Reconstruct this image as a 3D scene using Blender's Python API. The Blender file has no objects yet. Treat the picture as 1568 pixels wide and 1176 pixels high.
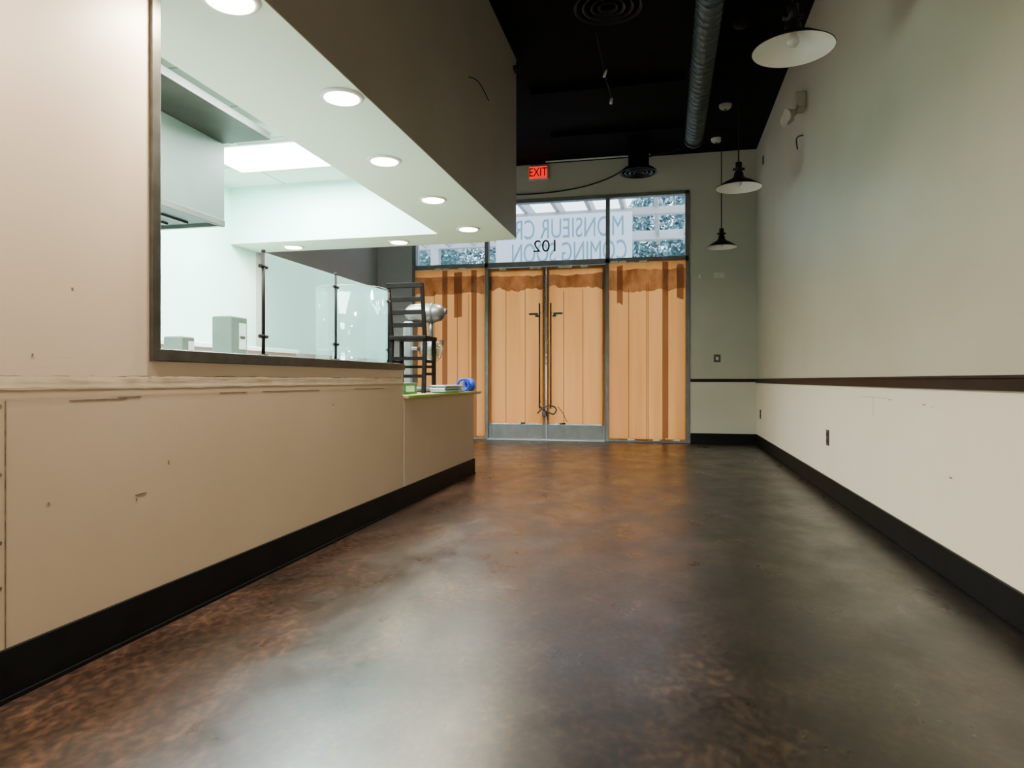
import bpy, math, random
from mathutils import Vector, Matrix, Euler
random.seed(4)
D = bpy.data
col = bpy.context.scene.collection

# ---------------------------------------------------------------- materials
def nt(name):
    m = D.materials.new(name); m.use_nodes = True
    t = m.node_tree; t.nodes.clear()
    o = t.nodes.new('ShaderNodeOutputMaterial')
    return m, t, o
def mat(name, c, rough=0.6, metal=0.0, c2=None, nscale=3.0, bump=0.0, bscale=40, spec=0.5, lo=.35, hi=.65, det=5):
    m, t, o = nt(name)
    b = t.nodes.new('ShaderNodeBsdfPrincipled')
    b.inputs['Base Color'].default_value = (*c, 1)
    b.inputs['Roughness'].default_value = rough
    b.inputs['Metallic'].default_value = metal
    b.inputs['Specular IOR Level'].default_value = spec
    tc = t.nodes.new('ShaderNodeTexCoord')
    if c2 is not None:
        n = t.nodes.new('ShaderNodeTexNoise'); n.inputs['Scale'].default_value = nscale
        n.inputs['Detail'].default_value = det
        r = t.nodes.new('ShaderNodeValToRGB')
        r.color_ramp.elements[0].position = lo; r.color_ramp.elements[1].position = hi
        r.color_ramp.elements[0].color = (*c, 1); r.color_ramp.elements[1].color = (*c2, 1)
        t.links.new(tc.outputs['Object'], n.inputs['Vector'])
        t.links.new(n.outputs['Fac'], r.inputs['Fac'])
        t.links.new(r.outputs['Color'], b.inputs['Base Color'])
    if bump:
        n2 = t.nodes.new('ShaderNodeTexNoise'); n2.inputs['Scale'].default_value = bscale
        bp = t.nodes.new('ShaderNodeBump'); bp.inputs['Strength'].default_value = bump
        bp.inputs['Distance'].default_value = 0.005
        t.links.new(tc.outputs['Object'], n2.inputs['Vector'])
        t.links.new(n2.outputs['Fac'], bp.inputs['Height'])
        t.links.new(bp.outputs['Normal'], b.inputs['Normal'])
    t.links.new(b.outputs[0], o.inputs[0])
    return m
def glass(name, tint=(.9, .97, .97), gl=0.08, rough=.03, frost=0):
    m, t, o = nt(name)
    a = t.nodes.new('ShaderNodeBsdfTransparent'); a.inputs[0].default_value = (*tint, 1)
    g = t.nodes.new('ShaderNodeBsdfGlossy'); g.inputs['Roughness'].default_value = rough
    x = t.nodes.new('ShaderNodeMixShader'); x.inputs[0].default_value = gl
    t.links.new(a.outputs[0], x.inputs[1]); t.links.new(g.outputs[0], x.inputs[2])
    out = x
    if frost:
        d = t.nodes.new('ShaderNodeBsdfTranslucent'); d.inputs[0].default_value = (.60, .86, .82, 1)
        d2 = t.nodes.new('ShaderNodeBsdfDiffuse'); d2.inputs[0].default_value = (.60, .86, .82, 1)
        y = t.nodes.new('ShaderNodeMixShader'); y.inputs[0].default_value = .5
        t.links.new(d.outputs[0], y.inputs[1]); t.links.new(d2.outputs[0], y.inputs[2])
        z = t.nodes.new('ShaderNodeMixShader'); z.inputs[0].default_value = frost
        t.links.new(x.outputs[0], z.inputs[1]); t.links.new(y.outputs[0], z.inputs[2]); out = z
    t.links.new(out.outputs[0], o.inputs[0])
    return m
def translucent(name, c, c2, tr=.7, nscale=(2, 2, 2), lo=.35, hi=.7):
    m, t, o = nt(name)
    tc = t.nodes.new('ShaderNodeTexCoord'); mp = t.nodes.new('ShaderNodeMapping')
    mp.inputs['Scale'].default_value = nscale
    n = t.nodes.new('ShaderNodeTexNoise'); n.inputs['Scale'].default_value = 1; n.inputs['Detail'].default_value = 4
    r = t.nodes.new('ShaderNodeValToRGB')
    r.color_ramp.elements[0].position = lo; r.color_ramp.elements[1].position = hi
    r.color_ramp.elements[0].color = (*c, 1); r.color_ramp.elements[1].color = (*c2, 1)
    d = t.nodes.new('ShaderNodeBsdfDiffuse'); s = t.nodes.new('ShaderNodeBsdfTranslucent')
    x = t.nodes.new('ShaderNodeMixShader'); x.inputs[0].default_value = tr
    L = t.links.new
    L(tc.outputs['Object'], mp.inputs[0]); L(mp.outputs[0], n.inputs['Vector']); L(n.outputs['Fac'], r.inputs['Fac'])
    L(r.outputs[0], d.inputs[0]); L(r.outputs[0], s.inputs[0])
    L(d.outputs[0], x.inputs[1]); L(s.outputs[0], x.inputs[2]); L(x.outputs[0], o.inputs[0])
    return m
def emis(name, c, s):
    m, t, o = nt(name)
    e = t.nodes.new('ShaderNodeEmission'); e.inputs[0].default_value = (*c, 1); e.inputs[1].default_value = s
    t.links.new(e.outputs[0], o.inputs[0]); return m

def floor_material():
    m, t, o = nt('stained_polished_concrete')
    L = t.links.new
    b = t.nodes.new('ShaderNodeBsdfPrincipled')
    tc = t.nodes.new('ShaderNodeTexCoord')
    mp = t.nodes.new('ShaderNodeMapping'); mp.inputs['Scale'].default_value = (1.5, 1.0, 1); mp.inputs['Rotation'].default_value = (0, 0, .5)
    n1 = t.nodes.new('ShaderNodeTexNoise'); n1.inputs['Scale'].default_value = 1.9; n1.inputs['Detail'].default_value = 12; n1.inputs['Roughness'].default_value = .7
    n1.inputs['Distortion'].default_value = .4
    r1 = t.nodes.new('ShaderNodeValToRGB')
    e = r1.color_ramp.elements
    e[0].position = .34; e[0].color = (.009, .006, .0045, 1)
    e[1].position = .72; e[1].color = (.075, .040, .024, 1)
    k = e.new(.52); k.color = (.026, .0135, .009, 1)
    n2 = t.nodes.new('ShaderNodeTexNoise'); n2.inputs['Scale'].default_value = 30; n2.inputs['Detail'].default_value = 7
    r2 = t.nodes.new('ShaderNodeValToRGB'); r2.color_ramp.elements[0].position = .42; r2.color_ramp.elements[1].position = .72
    r2.color_ramp.elements[0].color = (.75, .75, .75, 1); r2.color_ramp.elements[1].color = (2.6, 2.4, 2.1, 1)
    mx = t.nodes.new('ShaderNodeMix'); mx.data_type = 'RGBA'; mx.blend_type = 'MULTIPLY'; mx.inputs['Factor'].default_value = 1
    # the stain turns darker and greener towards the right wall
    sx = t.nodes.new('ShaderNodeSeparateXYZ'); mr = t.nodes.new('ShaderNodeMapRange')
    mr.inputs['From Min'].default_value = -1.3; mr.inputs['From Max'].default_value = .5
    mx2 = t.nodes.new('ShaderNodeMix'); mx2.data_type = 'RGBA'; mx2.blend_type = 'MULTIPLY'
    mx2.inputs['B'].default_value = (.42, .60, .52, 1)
    L(tc.outputs['Object'], mp.inputs[0]); L(mp.outputs[0], n1.inputs['Vector']); L(mp.outputs[0], n2.inputs['Vector'])
    L(n1.outputs['Fac'], r1.inputs['Fac']); L(n2.outputs['Fac'], r2.inputs['Fac'])
    L(r1.outputs[0], mx.inputs['A']); L(r2.outputs[0], mx.inputs['B'])
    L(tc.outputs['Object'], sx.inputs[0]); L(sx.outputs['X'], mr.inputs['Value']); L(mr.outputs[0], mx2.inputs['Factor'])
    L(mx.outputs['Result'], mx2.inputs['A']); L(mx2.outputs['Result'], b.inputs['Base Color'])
    n3 = t.nodes.new('ShaderNodeTexNoise'); n3.inputs['Scale'].default_value = 2.6; n3.inputs['Detail'].default_value = 9; n3.inputs['Roughness'].default_value = .6
    r3 = t.nodes.new('ShaderNodeMapRange'); r3.inputs['From Min'].default_value = .3; r3.inputs['From Max'].default_value = .7
    r3.inputs['To Min'].default_value = .24; r3.inputs['To Max'].default_value = .42
    L(mp.outputs[0], n3.inputs['Vector']); L(n3.outputs['Fac'], r3.inputs['Value']); L(r3.outputs[0], b.inputs['Roughness'])
    bp = t.nodes.new('ShaderNodeBump'); bp.inputs['Strength'].default_value = .08; bp.inputs['Distance'].default_value = .01
    n4 = t.nodes.new('ShaderNodeTexNoise'); n4.inputs['Scale'].default_value = 9; n4.inputs['Detail'].default_value = 8
    L(tc.outputs['Object'], n4.inputs['Vector']); L(n4.outputs['Fac'], bp.inputs['Height']); L(bp.outputs[0], b.inputs['Normal'])
    b.inputs['Specular IOR Level'].default_value = .68
    L(b.outputs[0], o.inputs[0]); return m

def tile_material():
    m, t, o = nt('acoustic_ceiling_tile')
    L = t.links.new
    b = t.nodes.new('ShaderNodeBsdfPrincipled'); b.inputs['Roughness'].default_value = .9
    tc = t.nodes.new('ShaderNodeTexCoord')
    br = t.nodes.new('ShaderNodeTexBrick'); br.offset = 0
    br.inputs['Scale'].default_value = 1; br.inputs['Brick Width'].default_value = 1.2; br.inputs['Row Height'].default_value = .6
    br.inputs['Mortar Size'].default_value = .012
    br.inputs['Color1'].default_value = (.66, .80, .70, 1); br.inputs['Color2'].default_value = (.62, .77, .67, 1); br.inputs['Mortar'].default_value = (.30, .40, .33, 1)
    L(tc.outputs['Object'], br.inputs['Vector']); L(br.outputs[0], b.inputs['Base Color']); L(b.outputs[0], o.inputs[0]); return m

M_wall_r = mat('painted_wall_greige', (.47, .43, .345), .5, c2=(.51, .47, .385), nscale=1.2, bump=.06)
M_wall_rl = mat('painted_wall_cream', (.88, .78, .65), .5, c2=(.92, .82, .69), nscale=1.2, bump=.06)
M_wall_l = mat('painted_wall_beige_dimmed', (.53, .41, .30), .5, c2=(.57, .45, .335), nscale=1.5, bump=.05)  # left wall paint, darkened below the rail where less light falls
M_wall_lu = mat('painted_wall_beige_lit', (.70, .55, .42), .5, c2=(.74, .59, .46), nscale=1.5, bump=.05)  # same left wall, stronger light above the rail put into the colour
M_wall_b = mat('painted_wall_sage', (.40, .39, .32), .6, c2=(.44, .42, .35), nscale=1.5, bump=.05)
M_bulk = mat('painted_bulkhead_taupe', (.28, .25, .215), .6, c2=(.31, .28, .24), nscale=1.2, bump=.05)
M_soffit = mat('soffit_white', (.72, .87, .68), .6, c2=(.76, .89, .72), nscale=1)
M_kitchen = mat('kitchen_wall_frp', (.48, .82, .74), .35, c2=(.52, .86, .78), nscale=1)
M_dining_l = mat('painted_wall_gray', (.36, .40, .40), .6, c2=(.40, .44, .44), nscale=1)
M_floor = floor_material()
M_tile = tile_material()
M_black_ceil = mat('flat_black_paint', (.002, .002, .0025), .95, c2=(.004, .004, .0045), nscale=3, spec=.1)
M_blackm = mat('black_metal', (.004, .005, .005), .5, c2=(.008, .008, .008), nscale=6, spec=.2)
M_duct = mat('dull_duct_metal', (.06, .085, .085), .45, .5, c2=(.085, .11, .11), nscale=8)
M_base = mat('black_rubber_base', (.003, .004, .004), .55, c2=(.006, .007, .007), nscale=5, spec=.12)
M_rail = mat('dark_brown_rail', (.012, .008, .007), .5, c2=(.018, .011, .009), nscale=10, spec=.15)
M_alu = mat('aluminum_frame', (.15, .16, .16), .5, .5, c2=(.19, .20, .20), nscale=9)
M_steel = mat('stainless_steel', (.33, .36, .35), .35, .85, c2=(.40, .43, .42), nscale=5)
M_mixer = mat('cast_gray_metal', (.13, .14, .14), .35, .8, c2=(.18, .19, .19), nscale=5)
M_hood = mat('hood_stainless', (.038, .055, .046), .5, .2, c2=(.075, .095, .082), nscale=1.0, spec=.2)
M_hoodlip = mat('hood_canopy_steel', (.04, .045, .038), .55, .3, c2=(.06, .065, .055), nscale=3, spec=.2)
M_frame = mat('brushed_dark_trim', (.06, .055, .047), .4, .6, c2=(.09, .085, .075), nscale=14)
M_white = mat('white_enamel', (.75, .75, .72), .4, c2=(.8, .8, .77), nscale=8)
M_offw = mat('white_plastic', (.5, .5, .46), .5, c2=(.56, .55, .5), nscale=20)
M_dark = mat('dark_plate', (.03, .03, .03), .5, c2=(.05, .045, .04), nscale=30)
M_glass = glass('clear_window_glass', (.93, .97, .99), .05)
M_sneeze = glass('sneeze_guard_glass', (.82, .95, .94), .08, .03, .24)
M_curved = glass('curved_guard_glass', (.86, .95, .95), .12, .03, .08)
M_bowl = glass('clear_bowl_glass', (.75, .8, .78), .25, .05)
M_paper = translucent('kraft_paper', (1.0, .38, .095), (.78, .27, .055), .75, (5, 5, .35), .3, .75)
M_paper2 = translucent('kraft_paper_layered', (.30, .19, .12), (.72, .56, .44), .75, (7, 7, 4), .32, .75)
M_paperd = translucent('kraft_paper_folded', (.42, .29, .20), (.34, .23, .16), .75, (2, 2, .5))
M_seam = mat('paper_seam_dark', (.16, .06, .02), .8, c2=(.24, .09, .03), nscale=12)  # dark brown lines along the sheet seams
M_tape = mat('painters_tape_tan', (.75, .62, .42), .7, c2=(.82, .7, .5), nscale=10)
M_banner = translucent('banner_vinyl', (.97, .97, .97), (.94, .96, .97), .9, (2, 2, 2))
M_bantext = translucent('banner_ink', (.58, .73, .78), (.62, .76, .81), .9, (4, 4, 4))
M_black = mat('black_vinyl', (.006, .006, .006), .7, c2=(.010, .010, .010), nscale=4, spec=.2)
M_green = mat('green_tape', (.28, .50, .06), .6, c2=(.33, .55, .1), nscale=8)
M_greenb = mat('green_carton', (.04, .16, .09), .6, c2=(.06, .20, .12), nscale=8)
M_blue = mat('blue_tape', (.003, .025, .35), .5, c2=(.006, .05, .42), nscale=8)
M_paperw = mat('white_paper', (.6, .68, .72), .8, c2=(.66, .73, .77), nscale=20)
M_chair = mat('black_lacquered_wood', (.003, .003, .003), .6, c2=(.006, .005, .005), nscale=12, spec=.08)
M_ctop = mat('counter_laminate', (.30, .20, .12), .4, c2=(.38, .26, .16), nscale=9)
M_putty = mat('exposed_drywall_paper', (.84, .71, .54), .7, c2=(.70, .56, .41), nscale=7, bump=.15, bscale=30)
M_crack = mat('wall_scuff', (.12, .08, .05), .8, c2=(.26, .19, .13), nscale=30)
M_leaf = mat('leaf_foliage', (.03, .08, .08), .5, c2=(.11, .23, .23), nscale=7)
M_leaf2 = mat('leaf_foliage_light', (.22, .36, .38), .6, c2=(.42, .55, .56), nscale=7)
M_bark = mat('bark', (.08, .06, .04), .9, c2=(.14, .1, .07), nscale=9)
M_perg = mat('pergola_painted_wood', (.45, .45, .43), .7, c2=(.52, .52, .5), nscale=4)
M_pave = mat('pavement', (.4, .39, .37), .9, c2=(.5, .49, .46), nscale=3)
M_exitred = emis('exit_sign_red', (1, .015, .01), 1.3)
M_exitlet = emis('exit_letters_dim', (.12, .0, .0), .5)
M_can = emis('downlight_lens', (1, .86, .56), 30)
M_trof = emis('troffer_lens', (.88, 1, .96), 20)
M_fillstrip = emis('fill_strip_lens', (1, .95, .86), 8)  # glow of the fill strip added behind the camera

# ---------------------------------------------------------------- mesh helpers
def mk(name, verts, faces, m):
    me = D.meshes.new(name); me.from_pydata([tuple(v) for v in verts], [], faces); me.update()
    o = D.objects.new(name, me); col.objects.link(o)
    if m: me.materials.append(m)
    return o
def box(name, x0, x1, y0, y1, z0, z1, m, bevel=0):
    v = [(x, y, z) for z in (z0, z1) for y in (y0, y1) for x in (x0, x1)]
    f = [(0, 2, 3, 1), (4, 5, 7, 6), (0, 1, 5, 4), (2, 6, 7, 3), (0, 4, 6, 2), (1, 3, 7, 5)]
    o = mk(name, v, f, m)
    if bevel:
        b = o.modifiers.new('b', 'BEVEL'); b.width = bevel; b.segments = 2
    return o
def prism(name, poly, z0, z1, m):
    n = len(poly)
    v = [(x, y, z0) for x, y in poly] + [(x, y, z1) for x, y in poly]
    f = [tuple(range(n - 1, -1, -1)), tuple(range(n, 2 * n))] + [(i, (i + 1) % n, n + (i + 1) % n, n + i) for i in range(n)]
    return mk(name, v, f, m)
def smooth(o):
    for p in o.data.polygons: p.use_smooth = True
    return o
def cyl(name, p0, p1, r, m, seg=20, r1=None, sm=True):
    p0 = Vector(p0); p1 = Vector(p1); d = p1 - p0
    q = Vector((0, 0, 1)).rotation_difference(d.normalized())
    r1 = r if r1 is None else r1
    v = []
    for k, (p, rr) in enumerate(((p0, r), (p1, r1))):
        for i in range(seg):
            a = 2 * math.pi * i / seg
            v.append(p + q @ Vector((rr * math.cos(a), rr * math.sin(a), 0)))
    f = [(i, (i + 1) % seg, seg + (i + 1) % seg, seg + i) for i in range(seg)]
    f += [tuple(range(seg - 1, -1, -1)), tuple(range(seg, 2 * seg))]
    o = mk(name, v, f, m)
    if sm:
        for p in o.data.polygons:
            if len(p.vertices) == 4: p.use_smooth = True
    return o
def lathe(name, prof, c, m, seg=40):
    v = []; f = []
    for r, z in prof:
        for i in range(seg):
            a = 2 * math.pi * i / seg
            v.append((c[0] + r * math.cos(a), c[1] + r * math.sin(a), c[2] + z))
    for k in range(len(prof) - 1):
        for i in range(seg):
            j = (i + 1) % seg
            f.append((k * seg + i, k * seg + j, (k + 1) * seg + j, (k + 1) * seg + i))
    return smooth(mk(name, v, f, m))
def tube(name, pts, r, m):
    cu = D.curves.new(name, 'CURVE'); cu.dimensions = '3D'; cu.bevel_depth = r; cu.bevel_resolution = 3
    s = cu.splines.new('NURBS'); s.points.add(len(pts) - 1)
    for i, p in enumerate(pts): s.points[i].co = (*p, 1)
    s.use_endpoint_u = True; s.order_u = 3; s.resolution_u = 8
    o = D.objects.new(name, cu); col.objects.link(o)
    dg = bpy.context.evaluated_depsgraph_get()
    me = D.meshes.new_from_object(o.evaluated_get(dg)); D.objects.remove(o)
    me.materials.clear(); me.materials.append(m)
    o = D.objects.new(name, me); col.objects.link(o)
    return smooth(o)
def text(name, s, size, loc, rot, m, ext=.003, sx=1, sy=1, width=None):
    cu = D.curves.new(name, 'FONT'); cu.body = s; cu.size = size; cu.extrude = ext; cu.align_x = 'CENTER'; cu.align_y = 'CENTER'
    o = D.objects.new(name, cu); col.objects.link(o)
    dg = bpy.context.evaluated_depsgraph_get()
    me = D.meshes.new_from_object(o.evaluated_get(dg)); D.objects.remove(o)
    me.materials.clear(); me.materials.append(m)
    if width:
        xs = [v.co.x for v in me.vertices]; sx = width / (max(xs) - min(xs))
    me.transform(Matrix.LocRotScale(Vector(loc), Euler(rot), Vector((sx, sy, 1))))
    o = D.objects.new(name, me); col.objects.link(o); return o
def ragged(name, axis, c, a0, a1, z0, z1, jt, jb, n, m):
    v = []; f = []
    tt = bb = 0
    for i in range(n + 1):
        a = a0 + (a1 - a0) * i / n
        tt = .6 * tt + .4 * random.uniform(-jt, jt) * 2; bb = .6 * bb + .4 * random.uniform(-jb, jb) * 2
        for z in (z0 + bb, z1 + tt):
            v.append((a, c, z) if axis == 'x' else (c, a, z))
    for i in range(n): f.append((2 * i, 2 * i + 2, 2 * i + 3, 2 * i + 1))
    return mk(name, v, f, m)
def group(name, loc, parts):
    """one empty that parents the named parts of an object"""
    e = D.objects.new(name, None); e.empty_display_size = .1; e.location = loc; col.objects.link(e)
    for p in parts:
        p.parent = e; p.matrix_parent_inverse = Matrix.Translation(-Vector(loc))
    return e
def join(name, parts):
    dg = bpy.context.evaluated_depsgraph_get()
    bpy.ops.object.select_all(action='DESELECT')
    for p in parts:
        if p.modifiers:
            me = D.meshes.new_from_object(p.evaluated_get(dg)); p.modifiers.clear(); p.data = me
        p.select_set(True)
    bpy.context.view_layer.objects.active = parts[0]
    if len(parts) > 1: bpy.ops.object.join()
    parts[0].name = name; parts[0].data.name = name
    return parts[0]
def area(name, loc, rot, sx, sy, power, c):
    l = D.lights.new(name, 'AREA'); l.shape = 'RECTANGLE'; l.size = sx; l.size_y = sy; l.energy = power; l.color = c
    o = D.objects.new(name, l); o.location = loc; o.rotation_euler = rot; col.objects.link(o); return o

XR, XL, XB = 1.165, -1.71, -1.39      # right wall, left half wall, bulkhead face
YB, YR = 9.5, -4.0                    # storefront wall, rear wall
ZC, ZS, ZK = 3.9, 2.195, 2.75         # black ceiling, soffit, kitchen ceiling
XK = -4.2
G = .002                              # small construction gap

# ---------------------------------------------------------------- shell
box('floor', XK - .15, XR + .15, YR - .15, YB + .1, -.1, 0, M_floor)
box('ceiling', XK - .15, XR + .15, YR - .15, YB + .15, ZC, ZC + .1, M_black_ceil)
join('wall_right', [box('a', XR, XR + .15, YR, YB + .15, .84, ZC, M_wall_r), box('b', XR, XR + .15, YR, YB + .15, 0, .84, M_wall_rl)])
join('wall_back', [box('a', .26, XR, YB, YB + .15, .84, ZC, M_wall_b), box('a2', .26, XR, YB, YB + .15, 0, .84, mat('painted_wall_sage_light', (.52, .50, .42), .6, c2=(.56, .53, .45), nscale=1.5)),
                   box('b', -3.6, .26, YB, YB + .15, 3.40, ZC, M_wall_b),
                   box('c', XK, -3.6, YB, YB + .15, 0, ZC, M_dining_l)])
box('wall_rear', XK, XR, YR - .15, YR, 0, ZC, M_wall_r)
join('wall_kitchen', [box('a', XK - .15, XK, YR, 6.4, 0, ZC, M_kitchen), box('b', XK - .15, XK, 6.4, YB + .15, 0, ZC, M_dining_l)])
join('wall_left', [box('a', XL - .15, XL, YR, 2.0, .84, ZS, M_wall_lu), box('a2', XL - .15, XL, YR, 2.0, 0, .84, M_wall_l),
                   box('b', XL - .15, XL, 2.0, 4.28, 0, .84, M_wall_l), box('b2', XL - .15, XL, 2.0, 4.28, .84, .915, M_wall_lu)])
ZT = ZS + .005
prism('wall_bulkhead', [(XB, YR), (XB, 6.34), (XB - .38, 6.44), (XK, 6.44), (XK, 6.32), (XB - .46, 6.32), (XB - .12, 6.24), (XB - .12, YR)], ZT, ZC, M_bulk)
prism('ceiling_soffit', [(XB, YR), (XB, 6.34), (XB - .38, 6.44), (XK, 6.44), (XK, 5.97), (-2.05, 5.97), (-2.05, YR)], ZS, ZT, M_soffit)
box('wall_soffit_inner', XK, -2.05, 5.97, 6.02, ZT, ZK, M_kitchen)
box('wall_soffit_side', -2.05, -2.0, YR, 6.02, ZT, ZK, M_soffit)
box('ceiling_kitchen', XK, -2.0, YR, 6.3, ZK, ZK + .03, M_tile)

join('baseboard_right', [box('a', XR - .012, XR, YR, YB - .012, 0, .137, M_base), box('b', XR - .022, XR, YR, YB - .012, 0, .012, M_base)])
join('baseboard_back', [box('a', .32, XR - .012, YB - .012, YB, 0, .137, M_base)])
join('baseboard_left', [box('a', XL, XL + .012, YR, 5.992, 0, .137, M_base), box('c', XL, XL + .02, YR, 5.992, 0, .012, M_base), box('b', -2.45, XL, 5.98, 5.992, 0, .137, M_base)])
join('trim_1', [box('a', XR - .02, XR, YR, YB - .02, .812, .868, M_rail, .004), box('b', XR - .028, XR, YR, YB - .02, .856, .868, M_rail, .002)])
join('trim_2', [box('a', .32, XR - .02, YB - .018, YB, .825, .868, M_rail, .003)])

# strip of bare drywall paper where the chair rail was removed on the left
join('trim_3', [ragged('a', 'y', XL + .002, YR, 4.27, .828, .860, .001, .001, 300, M_putty),
                ragged('b', 'y', XL + .005, YR, 4.27, .857, .862, .0025, .001, 420, M_wall_lu),
                ragged('c', 'y', XL + .005, YR, 4.27, .824, .829, .001, .0025, 420, M_wall_l),
                ragged('d', 'y', XL + .004, YR, 4.27, .8605, .8632, .0014, .0014, 420, M_crack)])
sc = []
for (y, z, ly, lz) in [(1.78, .79, .22, .003), (2.9, .80, .5, .003), (2.45, .80, .18, .003), (3.75, .80, .4, .003), (2.08, .56, .006, .014), (1.95, .47, .05, .004), (1.93, .455, .004, .010),
                       (1.60, .50, .007, .007), (1.47, .40, .004, .79), (2.0, 1.03, .008, .012), (3.3, .72, .008, .008), (1.9, .795, .10, .003), (1.68, 1.12, .006, .006), (1.55, .92, .005, .008)]:
    sc.append(box('s', XL, XL + .001, y - ly / 2, y + ly / 2, z - lz / 2, z + lz / 2, M_crack))
for z in (.78, .6, .42, .3): sc.append(cyl('screw', (XL, 1.455, z), (XL + .001, 1.455, z), .006, M_crack))
join('wall_scuff_marks', sc)
sc = []
for (y, z, ly, lz) in [(4.3, .75, .5, .002), (4.3, .70, .003, .12), (5.2, .79, .4, .002), (3.4, .73, .02, .004)]:
    sc.append(box('s', XR - .001, XR, y - ly / 2, y + ly / 2, z - lz / 2, z + lz / 2, M_wall_b))
for (y, z, ly, lz) in [(3.2, .44, .03, .006), (3.5, .735, .04, .004), (4.0, .745, .05, .003)]:
    sc.append(box('s', XR - .001, XR, y - ly / 2, y + ly / 2, z - lz / 2, z + lz / 2, M_crack))
join('wall_scuff_marks', sc)
tube('wall_scratch', [(XB + .002, 4.72, 3.03), (XB + .002, 4.9, 3.10), (XB + .002, 5.1, 3.12), (XB + .002, 5.3, 3.09)], .004, M_black)
join('wall_hook', [box('a', XB + .001, XB + .05, 6.2, 6.3, 3.74, 3.78, M_black), cyl('b', (XB + .04, 6.25, 3.66), (XB + .04, 6.25, 3.75), .008, M_black)])

# ---------------------------------------------------------------- pass-through frame
join('trim_4', [box('a', XL - .155, XL + .012, 2.0, 2.03, .955, ZS, M_frame, .003),
                box('b', XL - .155, XL + .012, 2.0, 4.285, .915, .958, M_frame, .003),
                box('c', XL + .0, XL + .014, 1.988, 2.004, .915, ZS, M_frame)])

# sneeze guard
def guard_post(y, x=-1.80):
    ps = [cyl('post', (x, y, .960), (x, y, 1.44), .008, M_blackm), cyl('flange', (x, y, .960), (x, y, .968), .022, M_blackm),
          lathe('cap', [(0.001, .010), (.008, .008), (.010, 0), (.008, -.005)], (x, y, 1.44), M_blackm)]
    for z in (1.05, 1.37):
        ps.append(cyl('clamp', (x, y - .028, z), (x, y + .028, z), .009, M_blackm))
    return ps
parts = guard_post(2.80) + guard_post(3.50) + guard_post(4.24)
parts += [box('glass_pane', -1.805, -1.797, 2.82, 3.485, .985, 1.435, M_sneeze), box('glass_pane', -1.805, -1.797, 3.515, 4.225, .985, 1.435, M_sneeze)]
group('sneeze_guard', (-1.80, 3.5, .960), parts)

# ---------------------------------------------------------------- low counter
join('service_counter', [box('a', -2.45, XL, 4.285, 5.98, 0, .725, M_wall_l),
                         box('b', -2.52, XL + .035, 4.285, 6.12, .725, .745, M_ctop, .003),
                         box('c', XL + .03, XL + .038, 4.29, 6.125, .735, .748, M_green),
                         box('c2', XL - .06, XL + .036, 4.29, 4.75, .728, .747, M_green),
                         box('d', XL, XL + .002, 4.30, 4.306, .14, .72, M_wall_b)])
# curved glass guard standing on the counter
def curved_guard(cx, cy, z0, z1, R):
    v = []; f = []; n = 48; a0, a1 = math.radians(-200), math.radians(90)
    for i in range(n + 1):
        a = a0 + (a1 - a0) * i / n
        for r in (R, R - .006):
            for z in (z0, z1): v.append((cx + r * math.cos(a), cy + r * math.sin(a), z))
    for i in range(n):
        k = 4 * i
        f += [(k, k + 4, k + 5, k + 1), (k + 2, k + 3, k + 7, k + 6), (k + 1, k + 5, k + 7, k + 3), (k, k + 2, k + 6, k + 4)]
    f += [(0, 1, 3, 2), (4 * n, 4 * n + 2, 4 * n + 3, 4 * n + 1)]
    g = smooth(mk('glass', v, f, M_curved))
    pr = [(cx + (R - .003) * math.cos(a0 + (a1 - a0) * i / 30), cy + (R - .003) * math.sin(a0 + (a1 - a0) * i / 30), z1 + .004) for i in range(31)]
    return group('curved_glass_guard', (cx, cy, z0), [g, tube('top_rim', pr, .005, M_mixer), tube('base_channel', [(p[0], p[1], z0 + .006) for p in pr], .008, M_steel)])
curved_guard(-2.22, 4.57, .75, 1.50, .255)
join('kitchen_work_counter', [box('a', -2.5, XL - .16, .5, 4.2, .80, .84, M_white, .004),
                              box('b', -2.48, XL - .17, .5, 4.18, .12, .80, M_steel),
                              box('c', -2.44, XL - .2, .55, 4.1, 0, .12, M_blackm)])
join('kitchen_base_cabinet', [box('a', XK + .01, -3.62, 1.0, 6.2, .08, 1.11, M_white, .004), box('b', XK + .01, -3.58, 1.0, 6.2, 1.11, 1.15, M_white, .006),
                              box('c', XK + .01, -3.7, 1.0, 6.2, 0, .08, M_blackm)] +
     [box('h', -3.62, -3.60, y - .25, y + .25, .6, .62, M_steel) for y in (1.6, 2.5, 3.4, 4.3, 5.2)])

M_ggrey = mat('gray_green_plastic', (.07, .12, .095), .5, c2=(.10, .15, .125), nscale=8)
def label_box(name, x, y, w, d, h, m, z0=.842):
    return join(name, [box('a', x - d / 2, x + d / 2, y - w / 2, y + w / 2, z0, z0 + h, m, .008),
                       box('b', x + d / 2, x + d / 2 + .002, y - w * .05, y + w * .38, z0 + h * .5, z0 + h * .9, M_paperw),
                       box('b2', x + d / 2, x + d / 2 + .004, y - w * .0, y + w * .30, z0 + h * .66, z0 + h * .7, M_dark),
                       box('c', x + d / 2, x + d / 2 + .003, y - w * .4, y + w * .4, z0 + .4 * h, z0 + .42 * h, M_dark)])
label_box('paper_towel_dispenser', -2.1, 2.98, .13, .11, .32, M_ggrey)
label_box('receipt_printer', -2.1, 2.62, .08, .10, .20, M_ggrey)
label_box('card_terminal', -2.1, 3.95, .08, .1, .20, M_ggrey)

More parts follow.
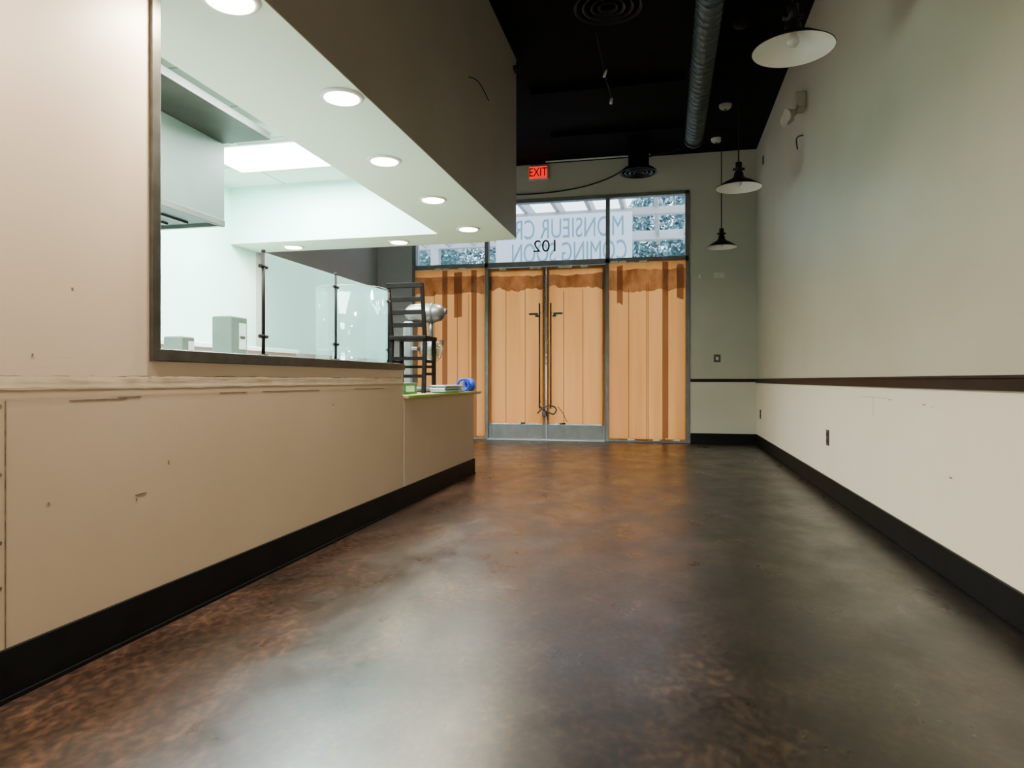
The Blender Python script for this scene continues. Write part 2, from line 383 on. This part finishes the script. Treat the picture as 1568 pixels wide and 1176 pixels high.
# ---------------------------------------------------------------- hood
join('exhaust_hood', [box('a', XK + .01, -3.24, 1.6, 4.53, 2.04, 2.62, M_hood),
                      box('a2', -3.265, -3.235, 1.6, 4.535, 2.0, 2.05, M_hoodlip, .004), box('a3', XK + .01, -3.24, 4.505, 4.535, 2.0, 2.05, M_steel, .004),
                      box('d', XK + .05, -3.3, 1.7, 4.45, 2.02, 2.04, M_blackm),
                      box('b', XK + .01, -2.85, 1.4, 4.53, 2.625, 2.68, M_hoodlip, .003), box('e', XK + .1, -3.3, 2.2, 4.0, 2.68, ZK - G, M_hood)]
     + [box('f', -4.0 + i * .17, -3.96 + i * .17, 1.8, 4.4, 2.005, 2.02, M_hoodlip) for i in range(4)])

def troffer(x0, x1, y0, y1, power):
    join('fluorescent_troffer', [box('a', x0 - .03, x1 + .03, y0 - .03, y1 + .03, ZK - .014, ZK - G, M_white), box('b', x0, x1, y0, y1, ZK - .018, ZK - .014, M_trof)])
    area('troffer_light', ((x0 + x1) / 2, (y0 + y1) / 2, ZK - .03), (0, 0, 0), x1 - x0, y1 - y0, power, (.90, .98, .96))
troffer(-3.75, -2.6, 4.9, 5.5, 200)
troffer(-2.75, -2.15, 3.3, 4.5, 185)
troffer(-2.75, -2.15, 1.2, 2.4, 185)
join('ceiling_sprinkler', [cyl('a', (-3.3, 4.72, ZK - .01), (-3.3, 4.72, ZK - G), .04, M_steel), cyl('b', (-3.3, 4.72, ZK - .06), (-3.3, 4.72, ZK - .01), .01, M_steel), cyl('c', (-3.3, 4.72, ZK - .064), (-3.3, 4.72, ZK - .06), .025, M_steel)])

# downlights
for x, y in [(-1.50, 2.13), (-1.50, 2.98), (-1.68, 3.90), (-1.69, 4.82), (-1.71, 5.82), (-2.53, 6.22), (-3.66, 6.22), (-1.52, 1.0), (-1.52, -.6)]:
    ring = lathe('trim_ring', [(.105, -G), (.10, -.010), (.085, -.012), (.08, -.006), (.001, -.006)], (x, y, ZS), M_white, 32)
    lens = cyl('lens', (x, y, ZS - .014), (x, y, ZS - .008), .080, M_can, 28)
    l = D.lights.new('lamp', 'AREA'); l.shape = 'DISK'; l.size = .15; l.energy = 36 if y < 2.5 else 22; l.color = (1, .88, .68)
    lo = D.objects.new('lamp', l); lo.location = (x, y, ZS - .02); col.objects.link(lo)
    group('downlight', (x, y, ZS), [ring, lens, lo])

# ---------------------------------------------------------------- storefront
def frame_bar(x0, x1, z0, z1, d=.10, m=M_alu): return box('bar', x0, x1, YB - .02, YB - .02 + d, z0, z1, m, .003)
join('window_frame', [frame_bar(-3.62, .30, 3.36, 3.41), frame_bar(-3.62, .30, 2.46, 2.53), frame_bar(-3.65, -3.59, 0, 3.41),
     frame_bar(-2.545, -2.49, 0, 3.36), frame_bar(-.815, -.76, 0, 3.36), frame_bar(.25, .31, 0, 3.41),
     frame_bar(-3.59, -2.545, 0, .05), frame_bar(-.76, .25, 0, .05)])
def pane(n, x0, x1, z0, z1): return box('window_%d' % n, x0, x1, YB + .035, YB + .041, z0, z1, M_glass)
pane(1, -3.59, -2.545, 2.53, 3.36); pane(2, -2.49, -.815, 2.53, 3.36); pane(3, -.76, .25, 2.53, 3.36)
pane(4, -3.59, -2.545, .05, 2.46); pane(5, -.76, .25, .05, 2.46)
def papers(x0, x1, z0, z1, seams, darks, y, fz=.30, flaps=()):
    ps = [ragged('sheet', 'x', y, x0, x1, z0, z1, .006, .008, 40, M_paper)]
    for a, b in darks: ps.append(ragged('layer', 'x', y - .002, a, b, z0 + .02, z1 - .02, .01, .02, 6, M_paperd))
    for a, b, za in flaps: ps.append(ragged('flap', 'x', y - .0035, a, b, za, z1 - .05, .01, .02, 6, M_paperd))
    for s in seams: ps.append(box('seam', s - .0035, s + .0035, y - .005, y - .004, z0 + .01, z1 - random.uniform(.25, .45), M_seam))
    ps.append(ragged('fold', 'x', y - .003, x0 + .01, x1 - .01, z1 - fz, z1 - .11, .015, .03, 22, M_paper2))
    for i in range(3):
        a = random.uniform(x0, x1 - .12); ps.append(ragged('patch', 'x', y - .006, a, a + .1, z1 - .02, z1 + .012, .004, .006, 6, M_tape))
        a = random.uniform(x0, x1 - .12); ps.append(ragged('patch', 'x', y - .006, a, a + .09, z0 - .005, z0 + .02, .006, .004, 6, M_tape))
    return ps
def door(n, x0, x1, hx, px0, px1, seams):
    y0, y1 = YB, YB + .045
    ps = [box('stile', x0, x0 + .045, y0, y1, .022, 2.45, M_alu, .002), box('stile', x1 - .045, x1, y0, y1, .022, 2.45, M_alu, .002),
          box('top_rail', x0 + .045, x1 - .045, y0, y1, 2.40, 2.45, M_alu, .002), box('bottom_rail', x0 + .045, x1 - .045, y0, y1, .022, .22, M_alu, .002),
          box('glass', x0 + .045, x1 - .045, y0 + .02, y0 + .026, .22, 2.40, M_glass),
          cyl('pull', (hx, YB - .06, .45), (hx, YB - .06, 1.93), .011, M_frame),
          cyl('standoff', (hx, YB - .06, .55), (hx, YB, .55), .009, M_frame), cyl('standoff', (hx, YB - .06, 1.8), (hx, YB, 1.8), .009, M_frame)]
    s = 1 if n == 2 else -1
    ps += [box('tape_mark', hx + s * .03, hx + s * .16, YB - .018, YB - .012, 1.77, 1.80, M_dark), box('tape_mark', hx + s * .02, hx + s * .07, YB - .018, YB - .012, 1.74, 1.77, M_dark)]
    ps += [join('masking_paper', papers(px0, px1, .23, 2.44, seams, [], YB - .004))]
    return group('door_%d' % n, ((x0 + x1) / 2, YB, 0), ps)
door(1, -2.485, -1.66, -1.735, -2.48, -1.672, [-2.23, -1.95]); door(2, -1.65, -.82, -1.575, -1.638, -.83, [-1.40, -1.13])
join('door_threshold', [box('a', -2.488, -.817, YB - .10, YB + .02, .001, .015, M_steel, .004), box('b', -2.488, -.817, YB - .03, YB + .02, .015, .02, M_steel)])
pts = [(-1.74, YB - .085, .50), (-1.68, YB - .085, .43), (-1.6, YB - .085, .40), (-1.52, YB - .085, .36), (-1.48, YB - .085, .46), (-1.58, YB - .085, .50), (-1.7, YB - .085, .46), (-1.76, YB - .085, .38)]
join('door_chain', [tube('c', pts, .010, M_dark), tube('c2', [(-1.47, YB - .085, .48), (-1.4, YB - .085, .40), (-1.36, YB - .085, .30), (-1.34, YB - .085, .27)], .005, M_dark),
                    box('l', -1.69, -1.63, YB - .11, YB - .078, .34, .41, M_frame, .006)])
join('window_masking_paper', papers(-3.60, -2.535, .03, 2.46, [-3.3, -2.95, -2.78], [(-2.74, -2.66), (-3.18, -3.10)], YB - .023, .36, [(-3.0, -2.88, 1.75)]))
join('window_masking_paper', papers(-.77, .26, .03, 2.47, [-.50, -.26, -.24], [(-.05, .03)], YB - .023, .40, [(-.66, -.58, 1.9), (.14, .23, 1.95)]))

# banner outside, lettered to be read from the street
yb = YB + .16
bp = [box('vinyl', -2.42, -.46, yb, yb + .003, 2.50, 3.21, M_banner)]
bp += [text('line_1', 'MONSIEUR CREPES', .40, (-1.60, yb - .012, 3.00), (math.pi / 2, 0, math.pi), M_bantext, .004, width=2.05),
       text('line_2', 'COMING SOON', .40, (-1.36, yb - .012, 2.66), (math.pi / 2, 0, math.pi), M_bantext, .004, width=1.64)]
group('hanging_banner', (-1.44, yb, 2.86), bp)
text('street_number', '102', .24, (-1.66, YB + .030, 2.74), (math.pi / 2, 0, math.pi), M_black, .002, 1.05)

# ---------------------------------------------------------------- outside
box('ground_pavement', -14, 12, YB + .15, 30, -.12, -.02, M_pave)
pp = [box('beam', -9, 7, 11.6, 11.75, 3.62, 3.74, M_perg), box('beam', -9, 7, 14.1, 14.25, 3.70, 3.88, M_perg)]
x = -9
while x < 7:
    pp.append(box('rafter', x, x + .07, 11.0, 14.9, 3.74, 3.92, M_perg)); x += .55
for x in (-8.5, -5, 4.5): pp += [box('post', x, x + .18, 11.58, 11.76, -.02, 3.62, M_perg), box('post', x, x + .18, 14.1, 14.26, -.02, 3.70, M_perg)]
group('pergola', (-1, 12.8, 0), pp)
def tree(cx, cy, zc, r, n):
    v = []; f = []
    for i in range(n):
        d = Vector((random.gauss(0, 1), random.gauss(0, 1), random.gauss(0, 1))).normalized()
        p = Vector((cx, cy, zc)) + Vector((d.x * r * 1.2, d.y * r * .7, d.z * r)) * random.uniform(.78, 1.0)
        a = Vector((random.gauss(0, 1), random.gauss(0, 1), random.gauss(0, 1))).normalized()
        b = a.cross(Vector((random.gauss(0, 1), random.gauss(0, 1), random.gauss(0, 1)))).normalized()
        L = random.uniform(.04, .09); k = len(v)
        v += [p - a * L, p + b * L * .45, p + a * L, p - b * L * .45]; f.append((k, k + 1, k + 2, k + 3))
    o = mk('foliage', v, f, M_leaf); o.data.materials.append(M_leaf2)
    for p in o.data.polygons: p.material_index = 1 if random.random() < .5 else 0
    return o
for cx, cy, zc, r, n in [(1.8, 17.5, 4.0, 2.6, 30000), (-2.2, 19.5, 3.0, 2.0, 10000), (-6.8, 17.5, 3.4, 2.5, 24000)]:
    core = lathe('core', [(.001, -r * .8), (r * .6, -r * .6), (r * .72, 0), (r * .55, r * .55), (.001, r * .75)], (cx, cy, zc), M_leaf, 20)
    group('street_tree', (cx, cy, 0), [tree(cx, cy, zc, r, n), core, cyl('trunk', (cx, cy, -.02), (cx, cy, zc - r * .6), .14, M_bark, 12, .1)])

# ---------------------------------------------------------------- dining ceiling services
dp = [cyl('pipe', (.31, YR + .1, 3.6), (.31, 8.0, 3.6), .095, M_duct, 28)]
v = []; f = []; turns = 90; seg = 16; y0 = -1.0; L = 9.0
for i in range(turns * seg + 1):
    a = 2 * math.pi * i / seg; y = y0 + L * i / (turns * seg)
    for dy, r in ((-.008, .095), (0, .104), (.008, .095)):
        v.append((.31 + r * math.cos(a), y + dy, 3.6 + r * math.sin(a)))
for i in range(turns * seg):
    k = 3 * i
    f += [(k, k + 3, k + 4, k + 1), (k + 1, k + 4, k + 5, k + 2)]
dp.append(mk('rib', v, f, M_duct))
for y in (1, 3.5, 6, 7.8): dp.append(box('strap', .30, .32, y, y + .03, 3.69, ZC - G, M_blackm))
dp.append(cyl('elbow', (.31, 7.98, 3.6), (.31, 8.05, 3.6), .11, M_blackm, 28))
join('spiral_duct', dp)
for y in (2.6, 4.4, 7.0, 8.3):
    box('ceiling_joist', XB + .005, .19, y, y + .06, ZC - .07, ZC, M_black_ceil)
def diffuser(x, y, z, R, neck):
    ps = [lathe('r', [(R * k, 0), (R * (k - .10), .035), (R * (k - .14), .035), (R * (k - .04), -.004), (R * k, 0)], (x, y, z), M_blackm, 40) for k in (1, .76, .52, .3)]
    ps.append(lathe('back', [(.001, .05), (R * .8, .05), (R * .9, .035)], (x, y, z), M_black_ceil, 40))
    ps.append(cyl('neck', (x, y, z + .04), (x, y, neck), R * .55, M_black_ceil, 28))
    return join('air_diffuser', ps)
diffuser(-.45, 5.45, 3.80, .27, ZC - G)
diffuser(-.34, 8.75, 3.46, .235, ZC - G)
join('ceiling_conduit', [cyl('a', (XB - .2, 9.1, 3.80), (-.2, 9.1, 3.80), .010, M_offw, 12), tube('b', [(-.2, 9.1, 3.8), (.0, 9.1, 3.8), (.15, 9.1, 3.86), (.3, 9.1, 3.88)], .012, M_blackm)])
tube('hanging_cable', [(-3.2, 9.44, 3.60), (-2.4, 9.44, 3.50), (-1.9, 9.44, 3.46), (-1.2, 9.44, 3.50), (-.7, 9.4, 3.62), (-.45, 9.25, 3.75), (-.2, 9.2, 3.82), (.2, 9.2, 3.86)], .009, M_black)
join('hanging_cable', [tube('a', [(-.60, 6, ZC - G), (-.57, 6, 3.75), (-.52, 6, 3.5), (-.47, 6, 3.34), (-.46, 6, 3.27)], .005, M_duct),
                       cyl('b', (-.53, 6, 3.50), (-.51, 6, 3.56), .012, M_offw), cyl('c', (-.47, 6, 3.26), (-.465, 6, 3.31), .013, M_offw)])
def detector(x, y, z=ZC - G):
    join('smoke_detector', [lathe('a', [(.001, -.05), (.04, -.048), (.062, -.03), (.07, 0)], (x, y, z), M_offw, 28), cyl('b', (x, y, z - .055), (x, y, z - .048), .018, M_dark)])
detector(.64, 7.9); detector(.62, 8.98); 
join('smoke_detector', [lathe('a', [(.001, -.05), (.04, -.048), (.062, -.03), (.07, 0)], (.62, 6.1, ZC - G), M_blackm, 28)])

join('exit_sign', [box('a', -1.90, -1.615, YB - .05, YB - G, 3.67, 3.87, M_offw, .006), box('b', -1.885, -1.63, YB - .054, YB - .05, 3.685, 3.855, M_exitred),
                   text('t', 'EXIT', .17, (-1.757, YB - .057, 3.77), (math.pi / 2, 0, 0), M_exitlet, .002, .75)])

# ---------------------------------------------------------------- pendants
def pendant(x, y, z, R=.2):
    ps = [lathe('outer', [(R, 0), (R + .002, .004), (R * .62, .055), (R * .34, .082), (.045, .10), (.04, .13), (.03, .15), (.001, .152)], (x, y, z), M_blackm, 48),
          lathe('inner', [(R - .001, .001), (R * .62, .050), (R * .34, .076), (.04, .092), (.001, .094)], (x, y, z), M_white, 48),
          cyl('socket', (x, y, z + .15), (x, y, z + .23), .028, M_blackm), cyl('loop', (x - .05, y, z + .17), (x + .05, y, z + .17), .012, M_blackm),
          lathe('bulb', [(.001, .015), (.018, .02), (.03, .04), (.028, .06), (.016, .085)], (x, y, z), M_offw, 20),
          cyl('cord', (x, y, z + .22), (x, y, ZC - G), .006, M_black, 8), cyl('canopy', (x, y, ZC - .03), (x, y, ZC - G), .06, M_black_ceil)]
    return join('pendant_lamp', ps)
pendant(.635, 3.73, 2.54); pendant(.638, 6.45, 2.58); pendant(.66, 8.70, 2.47, .185)

# ---------------------------------------------------------------- wall devices
def plate(name, wall, a, z, w=.075, h=.115, m=M_dark, holes=True):
    if wall == 'R':
        ps = [box('a', XR - .007, XR - .0005, a - w / 2, a + w / 2, z - h / 2, z + h / 2, m, .002)]
        if holes: ps += [box('h', XR - .009, XR - .007, a - w / 5, a + w / 5, z + dz - .014, z + dz + .014, M_black) for dz in (-.027, .027)]
    else:
        ps = [box('a', a - w / 2, a + w / 2, YB - .007, YB - .0005, z - h / 2, z + h / 2, m, .002)]
        if holes: ps += [box('h', a - w / 5, a + w / 5, YB - .011, YB - .007, z - .02, z + .02, M_offw)]
    return join(name, ps)
plate('wall_outlet', 'R', 5.42, .426); plate('wall_outlet', 'R', 9.1, .42)
plate('light_switch', 'B', .665, 1.14, .085, .10)
plate('thermostat', 'B', .69, 2.25, .14, .075, M_offw, False); plate('thermostat_cover', 'B', .44, 2.24, .03, .06, M_offw, False)
plate('junction_plate', 'R', 8.85, 3.55, .08, .1, M_black, False)
M_tan = mat('tan_plastic', (.34, .33, .26), .5, c2=(.38, .37, .30), nscale=8)
e = [box('body', XR - .09, XR - .001, 6.20, 6.36, 3.17, 3.31, M_tan, .01)]
for dy in (-.08, .06):
    e += [cyl('head', (XR - .10, 6.28 + dy - .03, 3.12), (XR - .17, 6.28 + dy - .06, 3.09), .028, M_tan, 20, .05), cyl('arm', (XR - .07, 6.28 + dy, 3.18), (XR - .10, 6.28 + dy - .03, 3.12), .012, M_tan)]
join('emergency_light', e)
tube('cable_hook', [(XR - .002, 6.35, 2.98), (XR - .05, 6.33, 2.97), (XR - .07, 6.30, 2.92), (XR - .06, 6.28, 2.84)], .006, M_dark)

# ---------------------------------------------------------------- chair on the counter
def chair(x0, x1, y0, y1, z):
    H = .86; ps = []
    for x in (x0, x1):
        ps.append(mk('rear_post', [(x - .014, y0 - .014, z), (x + .014, y0 - .014, z), (x + .014, y0 + .02, z), (x - .014, y0 + .02, z),
                              (x - .014, y0 + .02, z + .42), (x + .014, y0 + .02, z + .42), (x + .014, y0 + .05, z + .42), (x - .014, y0 + .05, z + .42),
                              (x - .013, y0 - .05, z + H), (x + .013, y0 - .05, z + H), (x + .013, y0 - .028, z + H), (x - .013, y0 - .028, z + H)],
                     [(0, 3, 2, 1), (0, 1, 5, 4), (1, 2, 6, 5), (2, 3, 7, 6), (3, 0, 4, 7), (4, 5, 9, 8), (5, 6, 10, 9), (6, 7, 11, 10), (7, 4, 8, 11), (8, 9, 10, 11)], M_chair))
        ps.append(box('front_leg', x - .015, x + .015, y1 - .03, y1, z, z + .42, M_chair, .003))
        for zz in (.14, .24): ps.append(box('side_stretcher', x - .008, x + .008, y0 + .01, y1 - .03, z + zz, z + zz + .022, M_chair))
    ps.append(box('seat', x0 - .02, x1 + .02, y0 + .0, y1 + .015, z + .42, z + .455, M_chair, .008))
    for zz in (.52, .62, .72):
        yy = y0 + .03 - (zz - .42) / .44 * .07
        ps.append(box('slat', x0, x1, yy - .006, yy + .008, z + zz, z + zz + .036, M_chair, .003))
    yy = y0 - .04
    ps.append(box('top_slat', x0 - .01, x1 + .01, yy - .008, yy + .01, z + H - .035, z + H + .005, M_chair, .004))
    for zz in (.12, .26): ps += [box('rear_stretcher', x0, x1, y0 + .005, y0 + .02, z + zz, z + zz + .026, M_chair), ]
    ps.append(box('front_stretcher', x0, x1, y1 - .025, y1 - .01, z + .2, z + .222, M_chair))
    return group('ladderback_chair', ((x0 + x1) / 2, (y0 + y1) / 2, z), ps)
chair(-2.14, -1.86, 5.08, 5.34, .748)

def mixer(x, y, z):
    ps = [box('base', x - .15, x + .16, y - .12, y + .12, z, z + .05, M_mixer, .02), box('column', x - .15, x - .05, y - .07, y + .07, z + .05, z + .62, M_mixer, .025)]
    prof = [(.001, -.17), (.05, -.165), (.075, -.13), (.085, -.03), (.085, .08), (.07, .15), (.04, .18), (.001, .185)]
    h = lathe('head', prof, (0, 0, 0), M_mixer, 28)
    h.data.transform(Matrix.Translation((x + .03, y, z + .69)) @ Matrix.Rotation(math.pi / 2, 4, 'Y'))
    ps.append(h)
    ps += [cyl('head_band', (x + .10, y, z + .69), (x + .12, y, z + .69), .087, M_dark, 28),
           cyl('knob', (x + .215, y, z + .70), (x + .235, y, z + .70), .025, M_dark), cyl('shaft', (x + .09, y, z + .45), (x + .09, y, z + .63), .022, M_mixer),
           lathe('bowl', [(.001, .26), (.05, .262), (.09, .30), (.115, .38), (.118, .44), (.124, .44), (.121, .45), (.114, .44)], (x + .09, y, z), M_bowl, 32),
           lathe('whisk', [(.01, .46), (.05, .40), (.055, .34), (.03, .29), (.001, .28)], (x + .09, y, z), M_mixer, 12),
           box('bowl_arm', x - .06, x + .0, y - .1, y + .1, z + .36, z + .39, M_mixer, .006), cyl('lift_crank', (x - .10, y - .07, z + .3), (x - .10, y - .16, z + .3), .01, M_dark)]
    return group('stand_mixer', (x, y, z), ps)
mixer(-2.10, 5.68, .748)
join('cardboard_carton', [box('a', -1.90, -1.77, 4.42, 4.70, .749, .83, M_greenb, .003), box('b', -1.769, -1.768, 4.48, 4.64, .768, .81, M_paperw), box('c', -1.90, -1.775, 4.55, 4.57, .83, .831, M_tape)])
ps = []
for i in range(9):
    dx, dy = random.uniform(-.008, .008), random.uniform(-.015, .015)
    ps.append(box('p', -1.82 + dx, -1.70 + dx, 5.14 + dy, 5.60 + dy, .748 + i * .007, .753 + i * .007, M_paperw if i % 3 else M_greenb))
join('paper_stack', ps)
def tape_roll(name, x, y, z, m, tilt):
    o = join(name, [lathe('o', [(.06, -.024), (.06, .024), (.04, .024), (.04, -.024), (.06, -.024)], (0, 0, 0), m, 32), lathe('i', [(.0395, -.024), (.0395, .024), (.037, .024), (.037, -.024), (.0395, -.024)], (0, 0, 0), M_blue, 32)])
    o.data.transform(Matrix.Translation((x, y, z)) @ tilt); return o
tape_roll('masking_tape_roll', -1.74, 5.76, .748 + .06, M_blue, Matrix.Rotation(.2, 4, 'Z') @ Matrix.Rotation(math.pi / 2, 4, 'X'))
tape_roll('masking_tape_roll', -1.73, 5.90, .748 + .06, M_blue, Matrix.Rotation(-.6, 4, 'Z') @ Matrix.Rotation(math.pi / 2, 4, 'X'))

# ---------------------------------------------------------------- added fill strip, unseen at the rear of the dining room
y = -2.6
join('fill_strip_fixture', [box('a', -1.0, .15, y - .15, y + .15, 3.3, 3.36, M_white, .004), box('b', -.97, .12, y - .13, y + .13, 3.29, 3.3, M_fillstrip),
     cyl('c', (-.9, y, 3.36), (-.9, y, ZC - G), .006, M_black), cyl('d', (.05, y, 3.36), (.05, y, ZC - G), .006, M_black)])
area('fill_strip_light', (-.42, y, 3.27), (0, 0, 0), 1.1, .25, 140, (1, .88, .74))  # added fill that brightens the room from behind the camera

# ---------------------------------------------------------------- world
w = D.worlds.new('World'); bpy.context.scene.world = w; w.use_nodes = True
t = w.node_tree; bg = t.nodes['Background']
tc = t.nodes.new('ShaderNodeTexCoord'); sp = t.nodes.new('ShaderNodeSeparateXYZ'); rp = t.nodes.new('ShaderNodeValToRGB')
rp.color_ramp.elements[0].position = 0; rp.color_ramp.elements[0].color = (.88, .94, 1, 1)
rp.color_ramp.elements[1].position = .8; rp.color_ramp.elements[1].color = (.50, .66, .9, 1)
t.links.new(tc.outputs['Generated'], sp.inputs[0]); t.links.new(sp.outputs['Z'], rp.inputs['Fac']); t.links.new(rp.outputs[0], bg.inputs[0])
bg.inputs[1].default_value = 5.5

# ---------------------------------------------------------------- camera
c = D.cameras.new('camera'); c.lens = 24; c.sensor_width = 36; c.shift_y = -6 / 1568
co = D.objects.new('camera', c); co.location = (0, 0, .85); co.rotation_euler = (math.pi / 2, 0, math.radians(12.72))
col.objects.link(co); bpy.context.scene.camera = co
